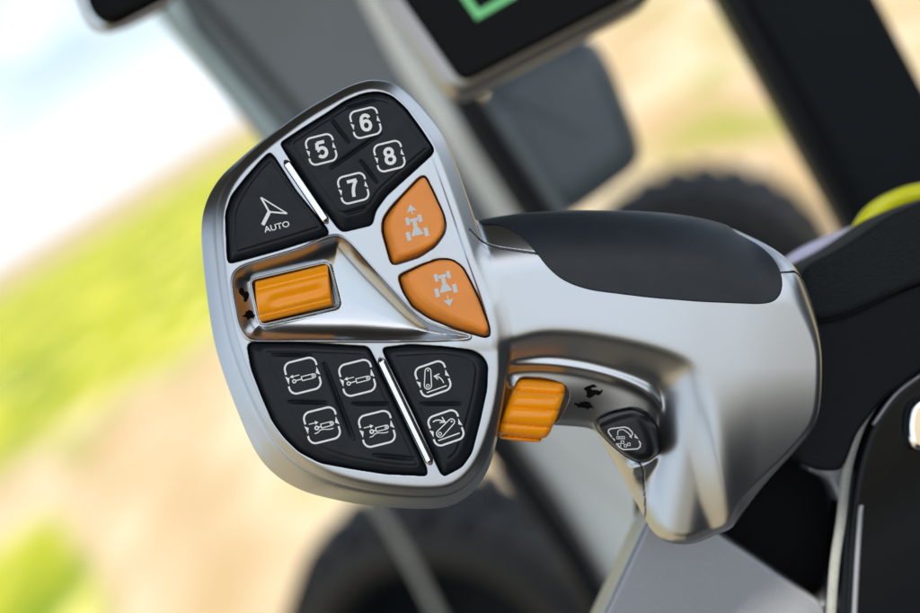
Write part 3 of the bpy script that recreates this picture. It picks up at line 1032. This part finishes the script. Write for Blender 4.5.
def tube(name, pts, rad, m, parent=None, n=14, flat_=1.0, label=None):
    """pts are (x, y, z) over the lever plane"""
    c = [Vector(Pd(*p)) for p in pts]
    # resample with Catmull-Rom
    fine = []
    for i in range(len(c) - 1):
        p0, p1, p2, p3_ = c[max(i - 1, 0)], c[i], c[i + 1], c[min(i + 2, len(c) - 1)]
        for t in np.linspace(0, 1, 7)[:-1]:
            fine.append(0.5 * ((2 * p1) + (-p0 + p2) * t + (2 * p0 - 5 * p1 + 4 * p2 - p3_) * t * t + (-p0 + 3 * p1 - 3 * p2 + p3_) * t ** 3))
    fine.append(c[-1])
    vs, fs = [], []
    for i, p_ in enumerate(fine):
        t = (fine[min(i + 1, len(fine) - 1)] - fine[max(i - 1, 0)]).normalized()
        a = t.cross(Vector((0, 0, 1))).normalized()
        b = t.cross(a).normalized()
        rr = rad * S * (rad and 1)
        for j in range(n):
            th = 2 * math.pi * j / n
            vs.append(p_ + a * math.cos(th) * rr + b * math.sin(th) * rr * flat_)
    for i in range(len(fine) - 1):
        for j in range(n):
            a, b = i * n + j, i * n + (j + 1) % n
            fs.append((a, b, b + n, a + n))
    fs.append(tuple(range(n)))
    fs.append(tuple(reversed(range((len(fine) - 1) * n, len(fine) * n))))
    import bmesh
    me = mesh_from(name, vs, fs)
    bm = bmesh.new(); bm.from_mesh(me)
    bmesh.ops.recalc_face_normals(bm, faces=bm.faces[:])
    bm.to_mesh(me); bm.free()
    return obj(name, me, m, parent, label)

# console under the lever (grey moulding with a dark opening), and the lever's boot in it
cons = thing("console", "grey textured console moulding with dark opening below the lever", "console", Pd(720, 600, -230))
slab("moulding", [(592, 640), (622, 575), (650, 515), (668, 500), (700, 520), (760, 560), (800, 588), (822, 602), (840, 640), (845, 700), (700, 700)], -180, 90, 5, M_CONS, cons, r=9)
slab("upright_rib", [(815, 606), (829, 596), (837, 560), (839, 500), (830, 480), (806, 470), (836, 440), (872, 440), (860, 540), (850, 700), (815, 700)], -196, 50, 5, M_CONS, cons, r=9)
slab("boot", [(640, 480), (700, 440), (800, 430), (850, 460), (850, 640), (700, 640), (640, 560)], -262, 60, 12, M_HOLE, cons, r=20)
slab("rib", [(715, 548), (722, 542), (755, 572), (785, 590), (776, 600), (745, 580)], -235, 20, 5, M_LEATH, cons, r=6)

arm = thing("armrest", "black fabric armrest with leather skirt and grey trim at the right edge", "armrest", Pd(900, 420, -150))
slab("cushion", [(800, 275), (812, 262), (835, 252), (860, 236), (890, 215), (925, 200), (990, 180), (990, 275), (925, 282), (880, 300), (850, 315), (815, 322), (806, 310)], -95, 120, 9, M_CUSH, arm, r=14)
slab("skirt", [(780, 300), (815, 322), (850, 314), (880, 299), (925, 281), (990, 272), (990, 330), (920, 372), (885, 398), (858, 432), (845, 466), (838, 472), (810, 470), (796, 455), (790, 400)], -112, 120, 4, M_LEATH, arm, r=12)
tube("seam_piping", [(800, 322, -106), (830, 320, -106), (860, 310, -106), (890, 295, -106), (925, 280, -106), (990, 262, -106)], 2.0, M_LEATH, arm)
slab("side_panel", [(990, 330), (920, 368), (890, 392), (868, 422), (853, 470), (845, 530), (840, 640), (990, 680)], -150, 80, 10, M_GLOSS, arm, r=20)
tube("trim_strip", [(990, 318, -118), (920, 361, -120), (888, 386, -122), (863, 420, -124), (848, 465, -126), (841, 520, -128), (834, 570, -130), (828, 660, -132)], 5.5, M_TRIM, arm, flat_=0.7)
tube("chrome_bead", [(925, 372, -128), (896, 394, -130), (873, 425, -132)], 2.2, M_CONS, arm)
tube("panel_bead", [(861, 505, -142), (857, 560, -144), (852, 660, -144)], 3.0, M_CONS, arm)
slab("button", [(912, 400), (945, 392), (950, 440), (915, 455), (906, 430)], -132, 20, 6, M_CHROME, arm, r=14, label="chrome ringed button on the gloss black panel")

hose = thing("hose", "bright yellow hose curving behind the black armrest cushion", "hose", Pd(900, 205, -300))
tube("sheath", [(856, 238, -260), (870, 216, -280), (893, 201, -300), (925, 192, -300), (990, 188, -300)], 11, M_YEL, hose)
cable = thing("cable", "pale lavender cable between the grip and the black armrest", "cable", Pd(820, 255, -300))
tube("sheath", [(770, 280, -280), (795, 260, -290), (822, 246, -300), (850, 235, -300), (880, 226, -340)], 9, M_LAV, cable)

# monitor at the top
mon = thing("monitor", "black display screen with silver bezel and green graphics at the top", "monitor", Pd(520, 0, -560))
slab("bezel", [(366, -30), (452, 104), (660, -4), (640, -60), (560, -120)], -540, 60, 16, M_MONF, mon, r=26)
slab("screen", [(382, -30), (462, 84), (636, -6), (610, -60), (560, -100)], -528, 14, 5, M_MONB, mon, r=14)
def line_slab(pts, w, z, m, parent, name):
    ink = []
    k = (DC - z) / DC
    vs, fs = [], []
    for (a, b) in zip(pts[:-1], pts[1:]):
        a, b = np.array(a, float), np.array(b, float)
        d = (b - a) / np.linalg.norm(b - a)
        n_ = np.array([-d[1], d[0]]) * w / 2
        base = len(vs)
        for q in (a - n_ - d * w / 2, a + n_ - d * w / 2, b + n_ - d * w / 2, b - n_ - d * w / 2):
            for zz in (z, z - 3):
                vs.append(((q[0] - CX) * k * S, (CY - q[1]) * k * S, zz * S))
        for i in range(4):
            j = (i + 1) % 4
            fs.append((base + 2 * i, base + 2 * j, base + 2 * j + 1, base + 2 * i + 1))
        fs.append((base, base + 6, base + 4, base + 2))
        fs.append((base + 1, base + 3, base + 5, base + 7))
    return obj(name, mesh_from(name, vs, fs, False), m, parent)
line_slab([(450, -24), (478, 15), (545, -24)], 7, -524, M_SCRG, mon, "screen_graphic")

dev = thing("phone_holder", "small black device corner at the top left", "holder", Pd(120, 0, -560))
slab("body", [(70, -60), (88, 14), (108, 27), (165, 0), (185, -60)], -560, 50, 10, M_MONB, dev, r=14)
tube("bezel", [(64, -60, -560), (84, 12, -560), (106, 30, -560), (140, 16, -560), (180, -6, -560)], 4, M_MONF, dev)

# slanting cab pillar behind the lever
pil = thing("cab_pillar", "wide grey slanting cab pillar behind the lever", "pillar", Pd(400, 300, -1500))
ZP = -1500
slab("inner_panel", [(135, -60), (212, 58), (274, 132), (392, 290), (508, 455), (640, 680), (800, 680), (660, 400), (545, 210), (455, 88), (400, -60)], ZP, 160, 20, M_PILD, pil, r=30)
slab("edge_strip", [(98, -60), (160, 20), (205, 76), (262, 142), (380, 300), (492, 455), (508, 452), (396, 288), (280, 130), (222, 64), (180, 14), (130, -60)], ZP + 30, 60, 8, M_PILT, pil, r=30)
slab("pale_panel", [(330, -60), (392, 60), (450, 150), (520, 260), (640, 440), (760, 680), (840, 680), (690, 400), (560, 215), (470, 90), (420, -60)], ZP + 24, 50, 22, M_PILL, pil, r=30)
slab("lower_panel", [(500, 420), (560, 500), (640, 640), (700, 680), (800, 640), (700, 470), (600, 380)], ZP + 40, 50, 20, M_PILL, pil, r=30)
slab("seal", [(478, 440), (500, 470), (560, 555), (620, 660), (645, 660), (585, 555), (522, 462), (500, 430)], ZP + 80, 60, 8, M_SEAL, pil, r=20)

post = thing("door_post", "black upright post crossing the top right corner", "post", Pd(820, 100, -1000))
slab("core", [(700, -60), (735, 0), (860, 228), (900, 300), (1000, 300), (1010, 230), (925, 85), (880, 0), (850, -60)], -1000, 150, 14, M_POST, post, r=20)
slab("edge_strip", [(690, -60), (724, 0), (850, 235), (870, 240), (742, 0), (712, -60)], -980, 60, 6, M_SEAL, post, r=10)

mir = thing("side_mirror", "dark grey mirror housing on a black arm beside the monitor", "mirror", Pd(580, 130, -1300))
slab("housing", [(478, 92), (530, 54), (592, 32), (612, 62), (644, 145), (640, 165), (606, 190), (575, 212), (545, 215), (505, 150)], -1300, 200, 26, M_MIRR, mir, r=20)
tube("arm", [(455, 80, -1200), (490, 140, -1200), (545, 225, -1200), (600, 300, -1200)], 26, M_SEAL, mir)
tube("arm_cap", [(500, 110, -1150), (530, 160, -1150), (575, 230, -1150)], 7, M_MIRR, mir)

# tyres with lugs, seen out of focus through the glass
def tyre(name, label, cx, cy, depth, rx, tilt_deg, width):
    t = thing(name, label, "tyre", Pd(cx, cy, depth), "tyres of the tractor seen out of focus below the glass")
    k = (DC - depth) / DC
    R = rx * k * S
    W = width * k * S
    vs, fs = [], []
    n, mseg = 72, 16
    for i in range(n):
        a = 2 * math.pi * i / n
        for j in range(mseg):
            b = 2 * math.pi * j / mseg
            rr = R * (0.80 + 0.20 * math.copysign(abs(math.cos(b)) ** 0.7, math.cos(b)))
            zz = W * math.copysign(abs(math.sin(b)) ** 0.7, math.sin(b))
            vs.append((rr * math.cos(a), rr * math.sin(a), zz))
    for i in range(n):
        for j in range(mseg):
            a, b = i * mseg + j, i * mseg + (j + 1) % mseg
            c_, d_ = ((i + 1) % n) * mseg + (j + 1) % mseg, ((i + 1) % n) * mseg + j
            fs.append((a, b, c_, d_))
    o = obj("carcass", mesh_from("carcass", vs, fs), M_TYRE, t)
    o.location = (0, 0, 0)
    vs, fs = [], []
    for i in range(26):
        for sd_ in (-1, 1):
            a0 = 2 * math.pi * (i + (0.5 if sd_ > 0 else 0)) / 26
            pts = []
            for (u, w_) in ((0, 0.0), (0.10, 0.0), (0.26, 1.0), (0.14, 1.0)):
                ang = a0 + u
                for rr in (0.90, 1.035):
                    pts.append((R * rr * math.cos(ang) * (1 - 0.04 * w_), R * rr * math.sin(ang) * (1 - 0.04 * w_), sd_ * W * w_ * 0.95))
            b = len(vs)
            vs += pts
            fs += [(b, b + 2, b + 4, b + 6), (b + 1, b + 7, b + 5, b + 3), (b, b + 1, b + 3, b + 2), (b + 2, b + 3, b + 5, b + 4), (b + 4, b + 5, b + 7, b + 6), (b + 6, b + 7, b + 1, b)]
    o2 = obj("tread", mesh_from("tread", vs, fs, False), M_TYRE, t)
    o2.location = (0, 0, 0)
    vs, fs = [], []
    for s_ in (-0.3, 0.3):
        b = len(vs)
        for i in range(36):
            a = 2 * math.pi * i / 36
            vs.append((R * 0.62 * math.cos(a), R * 0.62 * math.sin(a), s_ * W))
    fs = [tuple(range(36)), tuple(reversed(range(36, 72)))] + [(i, (i + 1) % 36, 36 + (i + 1) % 36, 36 + i) for i in range(36)]
    o3 = obj("rim", mesh_from("rim", vs, fs), M_POST, t)
    o3.location = (0, 0, 0)
    t.matrix_world = M @ Matrix.Translation(Pd(cx, cy, depth)) @ Matrix.Rotation(math.radians(tilt_deg), 4, Vector((0.86, -0.5, 0)))
    return t
tyre("tyre", "black lugged tyre arching above the grip behind the armrest", 706, 304, -5200, 136, 25, 50)
tyre("tyre", "black lugged tyre at the bottom below the keypad", 458, 640, -4200, 168, 25, 60)

streak = thing("streak_tube", "grey tube added in place of a pale reflection streak, slanting at the bottom below the keypad", "streak_tube", Pd(410, 570, -2600))
tube("streak", [(372, 500, -2600), (392, 530, -2600), (420, 580, -2600), (470, 680, -2600)], 13, M_STREAK, streak)  # added tube, its grey stands in for a pale reflection streak

# unseen cab roof, floor and walls, added for the lever's shade and reflections
def box_part(name, lo, hi, m, parent, bev=0.03, rot=None):
    vs = [(x, y, z) for x in (lo[0], hi[0]) for y in (lo[1], hi[1]) for z in (lo[2], hi[2])]
    fs = [(0, 1, 3, 2), (4, 6, 7, 5), (0, 4, 5, 1), (2, 3, 7, 6), (0, 2, 6, 4), (1, 5, 7, 3)]
    me = mesh_from(name, vs, fs, False)
    import bmesh
    bm = bmesh.new(); bm.from_mesh(me)
    bmesh.ops.bevel(bm, geom=bm.edges[:], offset=bev, segments=4, affect='EDGES')
    bm.to_mesh(me); bm.free()
    o = bpy.data.objects.new(name, me)
    me.materials.append(m)
    col.objects.link(o)
    o.parent = parent
    return o
cab = bpy.data.objects.new("unseen_cab_shell", None)
col.objects.link(cab)
cab["label"] = "unseen tractor cab shell, added to shade the lever, of roof lining, black floor and low walls around the lever"
cab["category"] = "cab"
box_part("roof", (-1.0, -0.75, 2.86), (0.95, 1.35, 3.0), M_ROOF, cab)
box_part("floor", (-0.95, -1.3, 1.05), (1.3, 1.5, 1.15), M_FLOOR, cab)
box_part("rear_wall", (-0.8, -1.38, 1.10), (0.95, -1.30, 1.93), M_FLOOR, cab)
box_part("side_wall", (0.75, -1.29, 1.16), (0.83, 0.02, 2.2), M_FLOOR, cab)
box_part("side_wall", (-0.83, -1.29, 1.16), (-0.77, -0.2, 1.75), M_FLOOR, cab)
for x0, y0 in ((-0.83, -1.36), (0.72, -1.36)):
    box_part("corner_post", (x0, -0.72, 1.16), (x0 + 0.1, -0.62, 2.85), M_POST, cab)

# ------------------------------------------------------------------ the field outside
def ground():
    me = mesh_from("ground", [(-3000, -3000, 0), (3000, -3000, 0), (3000, 3000, 0), (-3000, 3000, 0)], [(0, 1, 2, 3)], False)
    m = bpy.data.materials.new("field")
    m.use_nodes = True
    n, l = m.node_tree.nodes, m.node_tree.links
    b = n['Principled BSDF']
    b.inputs['Roughness'].default_value = 0.95
    b.inputs['Specular IOR Level'].default_value = 0.1
    t = n.new('ShaderNodeTexCoord')
    rows = n.new('ShaderNodeMapping')
    rows.inputs['Scale'].default_value = (1.0, 0.28, 1.0)
    l.new(t.outputs['Object'], rows.inputs['Vector'])
    sp = n.new('ShaderNodeSeparateXYZ')
    l.new(t.outputs['Object'], sp.inputs[0])
    def math_(op, a, b_=None):
        q = n.new('ShaderNodeMath'); q.operation = op
        for i, v in enumerate((a, b_)):
            if v is None: continue
            if isinstance(v, (int, float)): q.inputs[i].default_value = v
            else: l.new(v, q.inputs[i])
        return q.outputs[0]
    def noise(scale, det=6):
        q = n.new('ShaderNodeTexNoise'); q.inputs['Scale'].default_value = scale; q.inputs['Detail'].default_value = det
        l.new(rows.outputs[0], q.inputs['Vector'])
        return q.outputs['Fac']
    def ramp(v, a, b_):
        q = n.new('ShaderNodeMapRange'); q.inputs['From Min'].default_value = a; q.inputs['From Max'].default_value = b_
        q.interpolation_type = 'SMOOTHSTEP'
        l.new(v, q.inputs['Value']); return q.outputs['Result']
    def mix(f, a, b_):
        q = n.new('ShaderNodeMix'); q.data_type = 'RGBA'
        l.new(f, q.inputs['Factor'])
        for nm, v in (('A', a), ('B', b_)):
            if isinstance(v, tuple): q.inputs[nm].default_value = (*v, 1)
            else: l.new(v, q.inputs[nm])
        return q.outputs['Result']
    dirt = mix(ramp(noise(0.9), 0.38, 0.62), (0.34, 0.245, 0.13), (0.44, 0.36, 0.25))
    dirt = mix(ramp(noise(1.2), 0.54, 0.66), dirt, (0.20, 0.22, 0.03))
    grass = mix(ramp(noise(0.7), 0.38, 0.62), (0.36, 0.345, 0.02), (0.11, 0.165, 0.008))
    grass = mix(ramp(noise(1.3), 0.52, 0.66), grass, (0.48, 0.44, 0.12))
    # grass belt: beyond about 13 m and to the left of the lever
    wob = math_('MULTIPLY', math_('SUBTRACT', noise(0.35), 0.5), 7.0)
    yy = math_('ADD', sp.outputs['Y'], wob)
    far = ramp(yy, 18.0, 23.0)
    ratio = math_('DIVIDE', sp.outputs['X'], math_('MAXIMUM', sp.outputs['Y'], 1.0))
    left = ramp(math_('ADD', ratio, math_('MULTIPLY', math_('SUBTRACT', noise(0.5), 0.5), 0.06)), 0.06, -0.02)
    mask = math_('MULTIPLY', far, left)
    near_g = math_('MULTIPLY', ramp(yy, 9.0, 10.5), math_('MULTIPLY', ramp(math_('ADD', ratio, math_('MULTIPLY', math_('SUBTRACT', noise(0.8), 0.5), 0.05)), -0.285, -0.31), ramp(yy, 15.5, 13.5)))
    # bare strip at the far edge of the field
    col_ = mix(math_('MAXIMUM', mask, near_g), dirt, grass)
    edge = ramp(yy, 110.0, 190.0)
    col_ = mix(edge, col_, (0.33, 0.25, 0.17))
    l.new(col_, b.inputs['Base Color'])
    o = obj("ground", me, m)
    o["kind"] = "structure"
    return o
ground()

for o in list(bpy.data.objects):
    if "_off" in o.keys():
        del o["_off"]
